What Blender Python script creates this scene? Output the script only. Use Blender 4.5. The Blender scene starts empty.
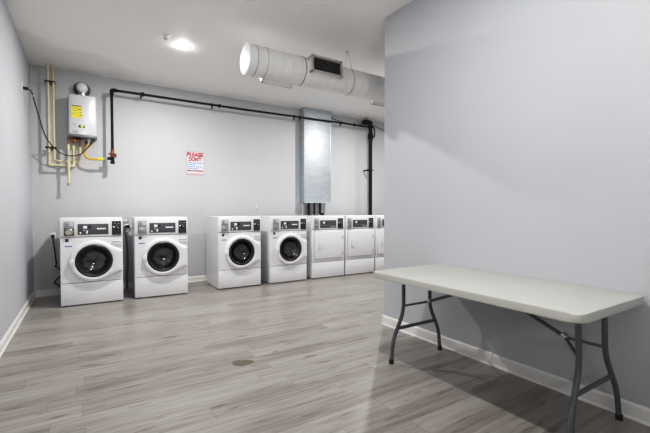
import bpy, bmesh, math, random
from mathutils import Vector, Matrix
random.seed(7)
S = bpy.context.scene
C = S.collection
PI = math.pi

# ------------------------------------------------------------ room numbers (metres)
YB, XL, ZC, XR, YRE = 6.529, -0.62, 3.183, 2.635, 2.997
XF, YN = 8.8, -5.0            # far right wall, wall behind the camera
BT = 0.012                    # baseboard thickness
EYE = 1.191

# ------------------------------------------------------------ materials
def nodes(name):
    m = bpy.data.materials.new(name); m.use_nodes = True
    nt = m.node_tree
    return m, nt, nt.nodes['Principled BSDF']

def mat(name, col, rough=0.5, metal=0.0, var=0.04, scale=6.0, bump=0.0, coat=0.0, spec=0.5):
    m, nt, b = nodes(name)
    tc = nt.nodes.new('ShaderNodeTexCoord')
    n = nt.nodes.new('ShaderNodeTexNoise'); n.inputs['Scale'].default_value = scale
    n.inputs['Detail'].default_value = 4
    nt.links.new(tc.outputs['Object'], n.inputs['Vector'])
    r = nt.nodes.new('ShaderNodeValToRGB')
    r.color_ramp.elements[0].position = 0.3; r.color_ramp.elements[1].position = 0.7
    r.color_ramp.elements[0].color = (*[max(0, c*(1-var)) for c in col], 1)
    r.color_ramp.elements[1].color = (*[min(1, c*(1+var)) for c in col], 1)
    nt.links.new(n.outputs['Fac'], r.inputs['Fac'])
    nt.links.new(r.outputs['Color'], b.inputs['Base Color'])
    b.inputs['Roughness'].default_value = rough
    b.inputs['Metallic'].default_value = metal
    b.inputs['Coat Weight'].default_value = coat
    b.inputs['Specular IOR Level'].default_value = spec
    if bump:
        bp = nt.nodes.new('ShaderNodeBump'); bp.inputs['Strength'].default_value = bump
        bp.inputs['Distance'].default_value = 0.002
        n2 = nt.nodes.new('ShaderNodeTexNoise'); n2.inputs['Scale'].default_value = scale*12
        nt.links.new(tc.outputs['Object'], n2.inputs['Vector'])
        nt.links.new(n2.outputs['Fac'], bp.inputs['Height'])
        nt.links.new(bp.outputs['Normal'], b.inputs['Normal'])
    return m

def math_node(nt, op, a, b=None):
    n = nt.nodes.new('ShaderNodeMath'); n.operation = op
    for i, v in enumerate((a, b)):
        if v is None: continue
        if isinstance(v, (int, float)): n.inputs[i].default_value = v
        else: nt.links.new(v, n.inputs[i])
    return n.outputs[0]

def floor_material():
    m, nt, b = nodes('grey_plank_floor')
    L = nt.links.new
    tc = nt.nodes.new('ShaderNodeTexCoord')
    sp = nt.nodes.new('ShaderNodeSeparateXYZ'); L(tc.outputs['Object'], sp.inputs[0])
    PW, PL = 0.152, 1.22
    yv = math_node(nt, 'DIVIDE', sp.outputs['Y'], PW)
    row = math_node(nt, 'FLOOR', yv)
    wn = nt.nodes.new('ShaderNodeTexWhiteNoise'); wn.noise_dimensions = '1D'
    L(row, wn.inputs['W'])
    xo = math_node(nt, 'ADD', math_node(nt, 'DIVIDE', sp.outputs['X'], PL), math_node(nt, 'MULTIPLY', wn.outputs['Value'], 7.3))
    col = math_node(nt, 'FLOOR', xo)
    pid = nt.nodes.new('ShaderNodeCombineXYZ'); L(row, pid.inputs[0]); L(col, pid.inputs[1])
    wp = nt.nodes.new('ShaderNodeTexWhiteNoise'); wp.noise_dimensions = '2D'; L(pid.outputs[0], wp.inputs['Vector'])
    # grain coordinates: stretched along the plank, shifted per plank
    gx = math_node(nt, 'ADD', math_node(nt, 'MULTIPLY', sp.outputs['X'], 1.15), math_node(nt, 'MULTIPLY', wp.outputs['Value'], 37.0))
    gy = math_node(nt, 'MULTIPLY', sp.outputs['Y'], 17.0)
    gc = nt.nodes.new('ShaderNodeCombineXYZ'); L(gx, gc.inputs[0]); L(gy, gc.inputs[1])
    L(math_node(nt, 'MULTIPLY', wp.outputs['Value'], 11.0), gc.inputs[2])
    n1 = nt.nodes.new('ShaderNodeTexNoise'); n1.inputs['Scale'].default_value = 1.3; n1.inputs['Detail'].default_value = 5
    n1.inputs['Roughness'].default_value = 0.6; n1.inputs['Distortion'].default_value = 0.5
    L(gc.outputs[0], n1.inputs['Vector'])
    gc2 = nt.nodes.new('ShaderNodeCombineXYZ')
    L(math_node(nt, 'MULTIPLY', gx, 2.2), gc2.inputs[0]); L(math_node(nt, 'MULTIPLY', sp.outputs['Y'], 95.0), gc2.inputs[1])
    n2 = nt.nodes.new('ShaderNodeTexNoise'); n2.inputs['Scale'].default_value = 1.0; n2.inputs['Detail'].default_value = 3
    L(gc2.outputs[0], n2.inputs['Vector'])
    n3 = nt.nodes.new('ShaderNodeTexNoise'); n3.inputs['Scale'].default_value = 2.6; n3.inputs['Detail'].default_value = 2
    gc3 = nt.nodes.new('ShaderNodeCombineXYZ')
    L(math_node(nt, 'MULTIPLY', gx, 1.3), gc3.inputs[0]); L(math_node(nt, 'MULTIPLY', sp.outputs['Y'], 9.0), gc3.inputs[1]); L(wp.outputs['Value'], gc3.inputs[2])
    L(gc3.outputs[0], n3.inputs['Vector'])
    v = math_node(nt, 'ADD', math_node(nt, 'MULTIPLY', n1.outputs['Fac'], 0.62), math_node(nt, 'MULTIPLY', n2.outputs['Fac'], 0.26))
    v = math_node(nt, 'ADD', v, math_node(nt, 'MULTIPLY', wp.outputs['Value'], 0.13))
    ramp = nt.nodes.new('ShaderNodeValToRGB'); cr = ramp.color_ramp
    cr.elements[0].position = 0.30; cr.elements[0].color = (0.176, 0.154, 0.138, 1)
    cr.elements[1].position = 0.72; cr.elements[1].color = (0.403, 0.385, 0.365, 1)
    e = cr.elements.new(0.43); e.color = (0.259, 0.238, 0.221, 1)
    e = cr.elements.new(0.56); e.color = (0.334, 0.315, 0.297, 1)
    L(v, ramp.inputs['Fac'])
    # scattered darker knots and cracks
    kr = nt.nodes.new('ShaderNodeValToRGB'); kr.color_ramp.elements[0].position = 0.27; kr.color_ramp.elements[1].position = 0.36
    kr.color_ramp.elements[0].color = (0.62, 0.57, 0.54, 1); kr.color_ramp.elements[1].color = (1, 1, 1, 1)
    L(n3.outputs['Fac'], kr.inputs['Fac'])
    mx = nt.nodes.new('ShaderNodeMix'); mx.data_type = 'RGBA'; mx.blend_type = 'MULTIPLY'; mx.inputs[0].default_value = 1
    L(ramp.outputs['Color'], mx.inputs[6]); L(kr.outputs['Color'], mx.inputs[7])
    # joints
    fy = math_node(nt, 'FRACT', yv); fx = math_node(nt, 'FRACT', xo)
    jy = math_node(nt, 'LESS_THAN', math_node(nt, 'MINIMUM', fy, math_node(nt, 'SUBTRACT', 1.0, fy)), 0.010)
    jx = math_node(nt, 'LESS_THAN', math_node(nt, 'MINIMUM', fx, math_node(nt, 'SUBTRACT', 1.0, fx)), 0.0016)
    j = math_node(nt, 'MAXIMUM', jx, jy)
    mj = nt.nodes.new('ShaderNodeMix'); mj.data_type = 'RGBA'; mj.blend_type = 'MULTIPLY'
    L(math_node(nt, 'MULTIPLY', j, 0.30), mj.inputs[0]); L(mx.outputs[2], mj.inputs[6]); mj.inputs[7].default_value = (0.3, 0.27, 0.25, 1)
    L(mj.outputs[2], b.inputs['Base Color'])
    rr = nt.nodes.new('ShaderNodeMapRange'); rr.inputs[3].default_value = 0.27; rr.inputs[4].default_value = 0.40
    L(n1.outputs['Fac'], rr.inputs[0]); L(rr.outputs[0], b.inputs['Roughness'])
    bp = nt.nodes.new('ShaderNodeBump'); bp.inputs['Strength'].default_value = 0.12; bp.inputs['Distance'].default_value = 0.0015
    L(math_node(nt, 'SUBTRACT', n2.outputs['Fac'], j), bp.inputs['Height']); L(bp.outputs['Normal'], b.inputs['Normal'])
    return m

def ceiling_material():
    m, nt, b = nodes('painted_ceiling')
    L = nt.links.new
    tc = nt.nodes.new('ShaderNodeTexCoord')
    # water stain close to the far left corner: band along the back wall on the ceiling
    sp = nt.nodes.new('ShaderNodeSeparateXYZ'); L(tc.outputs['Object'], sp.inputs[0])
    n = nt.nodes.new('ShaderNodeTexNoise'); n.inputs['Scale'].default_value = 1.6; n.inputs['Detail'].default_value = 5
    L(tc.outputs['Object'], n.inputs['Vector'])
    wob = math_node(nt, 'MULTIPLY', math_node(nt, 'SUBTRACT', n.outputs['Fac'], 0.5), 0.9)
    edge = math_node(nt, 'ADD', math_node(nt, 'ADD', sp.outputs['Y'], math_node(nt, 'MULTIPLY', sp.outputs['X'], -0.55)), wob)
    s1 = nt.nodes.new('ShaderNodeMapRange'); s1.inputs[1].default_value = 5.55; s1.inputs[2].default_value = 5.75
    L(edge, s1.inputs[0])
    s2 = nt.nodes.new('ShaderNodeMapRange'); s2.inputs[1].default_value = 0.75; s2.inputs[2].default_value = 0.45
    L(math_node(nt, 'ADD', sp.outputs['X'], math_node(nt, 'MULTIPLY', wob, 0.6)), s2.inputs[0])
    st = math_node(nt, 'MULTIPLY', s1.outputs[0], s2.outputs[0])
    mx = nt.nodes.new('ShaderNodeMix'); mx.data_type = 'RGBA'
    mx.inputs[6].default_value = (0.86, 0.85, 0.835, 1); mx.inputs[7].default_value = (0.76, 0.75, 0.73, 1)
    L(st, mx.inputs[0]); L(mx.outputs[2], b.inputs['Base Color'])
    b.inputs['Roughness'].default_value = 0.6
    return m

def wall_material(name, col):
    return mat(name, col, rough=0.55, var=0.02, scale=1.3, bump=0.06)

def brushed_steel():
    m, nt, b = nodes('galvanised_sheet_steel')
    L = nt.links.new
    tc = nt.nodes.new('ShaderNodeTexCoord')
    mp = nt.nodes.new('ShaderNodeMapping'); mp.inputs['Scale'].default_value = (2.2, 2.2, 7.5); L(tc.outputs['Object'], mp.inputs[0])
    n = nt.nodes.new('ShaderNodeTexNoise'); n.inputs['Scale'].default_value = 1.8; n.inputs['Detail'].default_value = 6; n.inputs['Distortion'].default_value = 1.0
    L(mp.outputs[0], n.inputs['Vector'])
    r = nt.nodes.new('ShaderNodeValToRGB'); r.color_ramp.elements[0].position = 0.35; r.color_ramp.elements[1].position = 0.7
    r.color_ramp.elements[0].color = (0.52, 0.56, 0.59, 1); r.color_ramp.elements[1].color = (0.62, 0.66, 0.69, 1)
    L(n.outputs['Fac'], r.inputs['Fac']); L(r.outputs['Color'], b.inputs['Base Color'])
    b.inputs['Metallic'].default_value = 0.85
    rr = nt.nodes.new('ShaderNodeMapRange'); rr.inputs[3].default_value = 0.54; rr.inputs[4].default_value = 0.62
    L(n.outputs['Fac'], rr.inputs[0]); L(rr.outputs[0], b.inputs['Roughness'])
    return m

def glass_material():
    m = bpy.data.materials.new('dark_door_glass'); m.use_nodes = True
    nt = m.node_tree; nt.nodes.clear(); L = nt.links.new
    out = nt.nodes.new('ShaderNodeOutputMaterial')
    tr = nt.nodes.new('ShaderNodeBsdfTransparent'); tr.inputs[0].default_value = (0.50, 0.50, 0.50, 1)
    gl = nt.nodes.new('ShaderNodeBsdfGlossy'); gl.inputs['Roughness'].default_value = 0.06
    n = nt.nodes.new('ShaderNodeTexNoise'); n.inputs['Scale'].default_value = 3
    r = nt.nodes.new('ShaderNodeMapRange'); r.inputs[3].default_value = 0.09; r.inputs[4].default_value = 0.15
    L(n.outputs['Fac'], r.inputs[0])
    mx = nt.nodes.new('ShaderNodeMixShader'); L(r.outputs[0], mx.inputs[0])
    L(tr.outputs[0], mx.inputs[1]); L(gl.outputs[0], mx.inputs[2]); L(mx.outputs[0], out.inputs[0])
    return m

def emit_material(name, col, strength):
    m, nt, b = nodes(name)
    b.inputs['Base Color'].default_value = (*col, 1)
    b.inputs['Emission Color'].default_value = (*col, 1)
    b.inputs['Emission Strength'].default_value = strength
    return m

M = dict(
    floor=floor_material(), ceiling=ceiling_material(),
    wall=wall_material('pale_grey_wall_paint', (0.535, 0.548, 0.576)),
    wall_b=wall_material('pale_grey_back_wall_paint', (0.562, 0.568, 0.582)),
    wall_d=wall_material('bounce_cutting_dark_wall', (0.25, 0.25, 0.26)),  # unseen near wall, tone invented dark to cut bounced light
    base=mat('white_trim_paint', (0.82, 0.81, 0.79), 0.35, var=0.03),
    white=mat('white_enamel', (0.80, 0.805, 0.82), 0.28, var=0.015, coat=0.2),
    white2=mat('white_plastic', (0.80, 0.80, 0.815), 0.32, var=0.015),
    drawer=mat('drawer_plastic', (0.72, 0.725, 0.74), 0.35, var=0.02),
    seam=mat('seam_shadow_gap', (0.18, 0.18, 0.19), 0.7),
    disp=mat('charcoal_display', (0.095, 0.10, 0.11), 0.35, var=0.08),
    black=mat('black_plastic', (0.018, 0.018, 0.02), 0.35, var=0.2),
    card=mat('black_keypad', (0.03, 0.03, 0.033), 0.45, var=0.2),
    coin=mat('brushed_coin_plate', (0.42, 0.41, 0.40), 0.4, 0.6, var=0.15, scale=30),
    coind=mat('dark_coin_plate', (0.16, 0.15, 0.14), 0.4, 0.5, var=0.2, scale=30),
    dial=mat('coin_dial_metal', (0.50, 0.47, 0.42), 0.35, 0.7, var=0.15, scale=40),
    print_w=mat('white_print', (0.85, 0.86, 0.86), 0.5), print_k=mat('dark_print', (0.06, 0.07, 0.10), 0.5),
    print_g=mat('grey_print', (0.42, 0.43, 0.46), 0.5),
    blue=mat('blue_print', (0.12, 0.20, 0.50), 0.5), red=mat('red_print', (0.48, 0.028, 0.032), 0.5),
    darkred=mat('dark_red_print', (0.28, 0.09, 0.11), 0.5), paleblue=mat('pale_blue_print', (0.68, 0.72, 0.80), 0.5),
    paper=mat('sign_paper', (0.72, 0.69, 0.71), 0.5, var=0.02),
    rubber=mat('black_rubber', (0.015, 0.015, 0.015), 0.6, var=0.2),
    gasket=mat('grey_rubber_gasket', (0.03, 0.03, 0.032), 0.45, var=0.2),
    collar=mat('grey_rubber_collar', (0.10, 0.095, 0.09), 0.6, var=0.1),
    drum=mat('stainless_drum', (0.30, 0.295, 0.29), 0.34, 0.85, var=0.25, scale=14),
    glass=glass_material(),
    steel=brushed_steel(),
    chrome=mat('polished_steel', (0.62, 0.61, 0.59), 0.25, 0.9),
    iron=mat('black_iron_pipe', (0.012, 0.012, 0.013), 0.55, var=0.3, scale=12, spec=0.25),
    cpvc=mat('cream_plastic_pipe', (0.70, 0.63, 0.42), 0.4, var=0.03),
    copper=mat('copper_brass', (0.30, 0.14, 0.07), 0.4, 0.7, var=0.3, scale=30),
    yellow=mat('yellow_hose', (0.72, 0.42, 0.055), 0.4, var=0.08, scale=40),
    yellowtag=mat('yellow_tag', (0.82, 0.72, 0.07), 0.5, var=0.04),
    green=emit_material('green_digits', (0.55, 0.75, 0.12), 0.6),
    redh=mat('red_handle', (0.20, 0.045, 0.04), 0.5),
    heater=mat('silver_heater_enamel', (0.70, 0.705, 0.73), 0.30, 0.15, var=0.02),
    heater_d=mat('grey_heater_base', (0.25, 0.25, 0.26), 0.45, 0.3, var=0.1),
    duct=mat('white_painted_duct', (0.80, 0.795, 0.78), 0.5, var=0.03),
    duct_band=mat('grey_duct_seam', (0.36, 0.355, 0.345), 0.5, var=0.1),
    grille=mat('grey_grille_frame', (0.50, 0.495, 0.49), 0.45, 0.2),
    louver=mat('dark_louver', (0.13, 0.12, 0.115), 0.5, 0.2),
    darkin=mat('dark_duct_inside', (0.02, 0.02, 0.02), 0.8),
    tabletop=mat('almond_table_plastic', (0.53, 0.53, 0.50), 0.42, var=0.02, bump=0.05),
    tablerim=mat('almond_table_rim', (0.50, 0.49, 0.445), 0.45, var=0.02),
    leg=mat('grey_leg_steel', (0.135, 0.137, 0.145), 0.45, 0.2, var=0.06, spec=0.4),
    stain=mat('worn_floor_patch', (0.145, 0.128, 0.095), 0.6, var=0.22, scale=40),
    lens=emit_material('glowing_lens', (1.0, 0.985, 0.96), 110.0),
    tan=mat('beige_outlet_box', (0.42, 0.40, 0.37), 0.5, var=0.05),
    hose=mat('grey_drain_hose', (0.13, 0.13, 0.14), 0.5, var=0.15),
)

# ------------------------------------------------------------ shape helpers
def bx(bm, x0, x1, y0, y1, z0, z1, bev=0.0, seg=2, mtx=None):
    r = bmesh.ops.create_cube(bm, size=1)
    vs = r['verts']
    bmesh.ops.scale(bm, vec=(x1-x0, y1-y0, z1-z0), verts=vs)
    bmesh.ops.translate(bm, vec=((x0+x1)/2, (y0+y1)/2, (z0+z1)/2), verts=vs)
    if bev > 0:
        es = list({e for v in vs for e in v.link_edges})
        r2 = bmesh.ops.bevel(bm, geom=es, offset=bev, segments=seg, profile=0.5, affect='EDGES')
        vs = list({v for f in r2['faces'] for v in f.verts} | {v for v in vs if v.is_valid})
    if mtx is not None: bmesh.ops.transform(bm, matrix=mtx, verts=[v for v in vs if v.is_valid])

def frame_of(d):
    d = d.normalized()
    a = Vector((0, 0, 1)) if abs(d.z) < 0.9 else Vector((1, 0, 0))
    u = d.cross(a).normalized(); return u, d.cross(u).normalized()

def sweep(bm, pts, r, n=12, cap=True, closed=False):
    pts = [Vector(p) for p in pts]
    rs = r if isinstance(r, (list, tuple)) else [r]*len(pts)
    rings = []; u = None
    for i, p in enumerate(pts):
        if closed: d = pts[(i+1) % len(pts)] - pts[i-1]
        else:
            a = pts[max(i-1, 0)]; c = pts[min(i+1, len(pts)-1)]; d = c - a
        d.normalize()
        if u is None: u, v = frame_of(d)
        else:
            u = (u - d*u.dot(d)).normalized(); v = d.cross(u).normalized()
        rings.append([bm.verts.new(p + (u*math.cos(t) + v*math.sin(t))*rs[i]) for t in [2*PI*k/n for k in range(n)]])
    m = len(rings)
    for i in range(m if closed else m-1):
        A, B = rings[i], rings[(i+1) % m]
        for k in range(n): bm.faces.new((A[k], A[(k+1) % n], B[(k+1) % n], B[k]))
    if cap and not closed:
        bm.faces.new(rings[0][::-1]); bm.faces.new(rings[-1])

def fillet(pts, r, n=6):
    pts = [Vector(p) for p in pts]; out = [pts[0]]
    for i in range(1, len(pts)-1):
        a, b, c = pts[i-1], pts[i], pts[i+1]
        d1 = (a-b); d2 = (c-b); rr = min(r, d1.length*0.45, d2.length*0.45)
        p1 = b + d1.normalized()*rr; p2 = b + d2.normalized()*rr
        for k in range(n+1):
            t = k/n; out.append(p1*(1-t)**2 + b*2*t*(1-t) + p2*t*t)
    out.append(pts[-1]); return out

def spline(pts, n=8):
    P = [Vector(p) for p in pts]; P = [P[0]*2-P[1]] + P + [P[-1]*2-P[-2]]
    out = []
    for i in range(1, len(P)-2):
        a, b, c, d = P[i-1:i+3]
        for k in range(n):
            t = k/n
            out.append(0.5*((2*b) + (c-a)*t + (2*a-5*b+4*c-d)*t*t + (3*b-a-3*c+d)*t**3))
    out.append(P[-2]); return out

def lathe(bm, prof, n=32, mtx=None):
    """profile of (radius, height) turned about +Z"""
    rings = []; M4 = mtx or Matrix()
    for r, h in prof:
        if r < 1e-6: rings.append([bm.verts.new(M4 @ Vector((0, 0, h)))])
        else: rings.append([bm.verts.new(M4 @ Vector((r*math.cos(2*PI*k/n), r*math.sin(2*PI*k/n), h))) for k in range(n)])
    for A, B in zip(rings, rings[1:]):
        for k in range(n):
            k2 = (k+1) % n
            if len(A) == 1 and len(B) == 1: continue
            if len(A) == 1: bm.faces.new((A[0], B[k2], B[k]))
            elif len(B) == 1: bm.faces.new((A[k], A[k2], B[0]))
            else: bm.faces.new((A[k], A[k2], B[k2], B[k]))

def prism(bm, poly, h0, h1, mtx=None, bev=0):
    """polygon in XY extruded along Z"""
    M4 = mtx or Matrix()
    a = [bm.verts.new(M4 @ Vector((x, y, h0))) for x, y in poly]
    b = [bm.verts.new(M4 @ Vector((x, y, h1))) for x, y in poly]
    n = len(poly)
    fs = [bm.faces.new(a[::-1]), bm.faces.new(b)]
    for i in range(n): fs.append(bm.faces.new((a[i], a[(i+1) % n], b[(i+1) % n], b[i])))
    if bev:
        es = list(fs[0].edges) + list(fs[1].edges)
        bmesh.ops.bevel(bm, geom=es, offset=bev, segments=3, profile=0.5, affect='EDGES')

FRONT = Matrix(((1, 0, 0, 0), (0, 0, -1, 0), (0, 1, 0, 0), (0, 0, 0, 1)))   # XY,Z -> X,Z,-Y  (height = toward viewer)

def obj(name, bm, m, parent=None, smooth=True, loc=None):
    bmesh.ops.recalc_face_normals(bm, faces=bm.faces)
    me = bpy.data.meshes.new(name); bm.to_mesh(me); bm.free()
    if isinstance(m, str): m = M[m]
    me.materials.append(m)
    if smooth:
        for p in me.polygons: p.use_smooth = True
        try: me.set_sharp_from_angle(angle=math.radians(38))
        except Exception: pass
    o = bpy.data.objects.new(name, me); C.objects.link(o)
    if parent is not None: o.parent = parent
    if loc is not None: o.location = loc
    return o

def B(): return bmesh.new()
def box(name, m, parent, *a, bev=0.0, **k):
    bm = B(); bx(bm, *a, bev=bev, **k); return obj(name, bm, m, parent)
def tube(name, m, parent, pts, r, n=12):
    bm = B(); sweep(bm, pts, r, n); return obj(name, bm, m, parent)

def thing(name, label, cat, loc=(0, 0, 0), group=None):
    o = bpy.data.objects.new(name, None); C.objects.link(o); o.location = loc
    o.empty_display_size = 0.1
    o['label'] = label; o['category'] = cat
    if group: o['group'] = group
    return o
def tag(o, label, cat, group=None):
    o['label'] = label; o['category'] = cat
    if group: o['group'] = group
    return o
def struct(name, bm, m):
    o = obj(name, bm, m, smooth=False); o['kind'] = 'structure'; return o
def dup(root, loc, label):
    r = root.copy(); C.objects.link(r); r.location = loc; r.rotation_euler = (0, 0, 0); r['label'] = label
    def kids(a, b):
        for ch in a.children:
            c = ch.copy(); C.objects.link(c); c.parent = b; kids(ch, c)
    kids(root, r); return r

def text(name, s, m, parent, x, z, y, size, w=None, bold=0.0, shear=0):
    """flat lettering facing -Y, centred on (x, z)"""
    cu = bpy.data.curves.new(name, 'FONT'); cu.body = s; cu.size = size
    cu.align_x = 'CENTER'; cu.align_y = 'CENTER'; cu.offset = bold; cu.extrude = 0.0004; cu.shear = shear
    tmp = bpy.data.objects.new(name+'_curve', cu); C.objects.link(tmp)
    dg = bpy.context.evaluated_depsgraph_get(); dg.update()
    me = bpy.data.meshes.new_from_object(tmp.evaluated_get(dg))
    bpy.data.objects.remove(tmp); bpy.data.curves.remove(cu)
    xs = [v.co.x for v in me.vertices]; ys = [v.co.y for v in me.vertices]
    cx, cy = (min(xs)+max(xs))/2, (min(ys)+max(ys))/2
    k = (w/(max(xs)-min(xs))) if w else 1
    for v in me.vertices:
        a = Vector(v.co); v.co = (x+(a.x-cx)*k, y-a.z, z+(a.y-cy))
    me.materials.clear(); me.materials.append(M[m])
    o = bpy.data.objects.new(name, me); C.objects.link(o); o.parent = parent; return o

def strokes(bm, x0, x1, z, h, y, gap=0.35, rnd=random):
    """a row of short word-like marks standing for lettering too small to read"""
    x = x0
    while x < x1 - h*0.4:
        w = min(rnd.uniform(0.7, 2.4)*h, x1-x)
        bx(bm, x, x+w, y-0.0006, y, z-h/2*rnd.uniform(.75, 1), z+h/2*rnd.uniform(.75, 1))
        x += w + h*gap

# ============================================================ the room
def slab(name, m, *a):
    bm = B(); bx(bm, *a); return struct(name, bm, m)
slab('floor', 'floor', XL-0.15, XF+0.15, YN-0.15, YB+0.15, -0.1, 0)
slab('ceiling', 'ceiling', XL-0.15, XF+0.15, YN-0.15, YB+0.15, ZC, ZC+0.1)
slab('wall_left', 'wall', XL-0.15, XL, YN-0.15, YB+0.15, 0, ZC)
slab('wall_back', 'wall_b', XL, XF, YB, YB+0.15, 0, ZC)
slab('wall_right', 'wall', XR, XF, YN, YRE, 0, ZC)          # the block of rooms beside the passage
slab('wall_far', 'wall', XF, XF+0.15, YN-0.15, YB+0.15, 0, ZC)
slab('wall_near', 'wall_d', XL, XF, YN-0.15, YN, 0, ZC)

def baseboard(name, p0, p1, nrm, h=0.092):
    """moulded skirting between two floor points; nrm points into the room"""
    p0, p1, nrm = Vector(p0), Vector(p1), Vector(nrm)
    prof = [(0, 0), (BT+0.008, 0), (BT+0.008, 0.006), (BT+0.004, 0.013), (BT, 0.016), (BT, h-0.014), (BT*0.55, h-0.005), (BT*0.4, h), (0, h)]
    bm = B()
    a = [bm.verts.new(p0 + nrm*o + Vector((0, 0, z))) for o, z in prof]
    b = [bm.verts.new(p1 + nrm*o + Vector((0, 0, z))) for o, z in prof]
    n = len(prof)
    bm.faces.new(a); bm.faces.new(b[::-1])
    for i in range(n): bm.faces.new((a[i], b[i], b[(i+1) % n], a[(i+1) % n]))
    bmesh.ops.recalc_face_normals(bm, faces=bm.faces)
    return struct(name, bm, 'base')
baseboard('baseboard_left', (XL, YN, 0), (XL, YB, 0), (1, 0, 0))
baseboard('baseboard_back', (XL+0.02, YB, 0), (XF, YB, 0), (0, -1, 0))
baseboard('baseboard_right', (XR, 1.737, 0), (XR, YRE+0.018, 0), (-1, 0, 0), h=0.098)
baseboard('baseboard_near', (XR, YN, 0), (XR, 1.734, 0), (-1, 0, 0), h=0.094)
baseboard('baseboard_end', (XR-0.018, YRE, 0), (XF, YRE, 0), (0, 1, 0), h=0.098)

# worn brown patch on the planks
bm = B()
pts = []
for k in range(28):
    t = 2*PI*k/28; rr = 1 + 0.10*math.sin(3*t+1) + 0.06*math.sin(7*t)
    pts.append((0.082*rr*math.cos(t), 0.055*rr*math.sin(t)))
prism(bm, pts, 0.0, 0.0012)
o = obj('floor_patch', bm, 'stain'); o.location = (1.025, 2.822, 0.0); o.rotation_euler.z = -0.35
tag(o, 'small brown worn oval patch in the middle of the grey plank floor', 'floor patch')

# ============================================================ washers
W, H, D = 0.683, 1.106, 0.663
YF = 5.646
GC = (0.357, 0.556); GR = 0.205       # porthole centre and radius

def rect_r(th, cx, cz, x0, x1, z0, z1):
    c, s = math.cos(th), math.sin(th); r = 1e9
    if c > 1e-9: r = min(r, (x1-cx)/c)
    if c < -1e-9: r = min(r, (x0-cx)/c)
    if s > 1e-9: r = min(r, (z1-cz)/s)
    if s < -1e-9: r = min(r, (z0-cz)/s)
    return r

def door_outline():
    cx, cz = GC; R = 0.262
    pts = [(cx+R*math.cos(2*PI*k/180), cz+R*math.sin(2*PI*k/180)) for k in range(180)] + [(0.672, 0.674), (0.672, 0.415)]
    pts = sorted(set(pts))
    def half(ps):
        h = []
        for p in ps:
            while len(h) > 1 and (h[-1][0]-h[-2][0])*(p[1]-h[-2][1]) - (h[-1][1]-h[-2][1])*(p[0]-h[-2][0]) <= 0: h.pop()
            h.append(p)
        return h
    a, b = half(pts), half(pts[::-1]); return a[:-1] + b[:-1]
HULL = door_outline()
def hull_r(th):
    cx, cz = GC; d = (math.cos(th), math.sin(th)); best = 0
    for (x0, z0), (x1, z1) in zip(HULL, HULL[1:]+HULL[:1]):
        ex, ez = x1-x0, z1-z0; den = d[0]*ez - d[1]*ex
        if abs(den) < 1e-12: continue
        t = ((x0-cx)*ez - (z0-cz)*ex)/den
        u = ((x0-cx)*d[1] - (z0-cz)*d[0])/den
        if t > 0 and -1e-6 <= u <= 1+1e-6: best = max(best, t)
    return best

def radial(bm, rings, angles):
    """rings: list of functions th -> (r, y); joined in order about the porthole centre"""
    cx, cz = GC; prev = None
    for fn in rings:
        cur = []
        for th in angles:
            r, y = fn(th); cur.append(bm.verts.new((cx+r*math.cos(th), y, cz+r*math.sin(th))))
        if prev:
            n = len(cur)
            for k in range(n): bm.faces.new((prev[k], prev[(k+1) % n], cur[(k+1) % n], cur[k]))
        prev = cur

def carcass(bm, front=True, z0=0.012):
    """five sides of the machine body, front edges lightly rounded"""
    bx(bm, 0, W, 0.0, D, z0, H-0.003, bev=0.006)

def feet(t):
    for x in (0.05, W-0.05):
        for y in (0.05, D-0.05):
            bm = B(); lathe(bm, [(0, 0), (0.022, 0), (0.022, 0.006), (0.014, 0.012), (0.014, 0.03), (0, 0.03)], 14, Matrix.Translation((x, y, 0)))
            obj('foot', bm, 'rubber', t)

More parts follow.
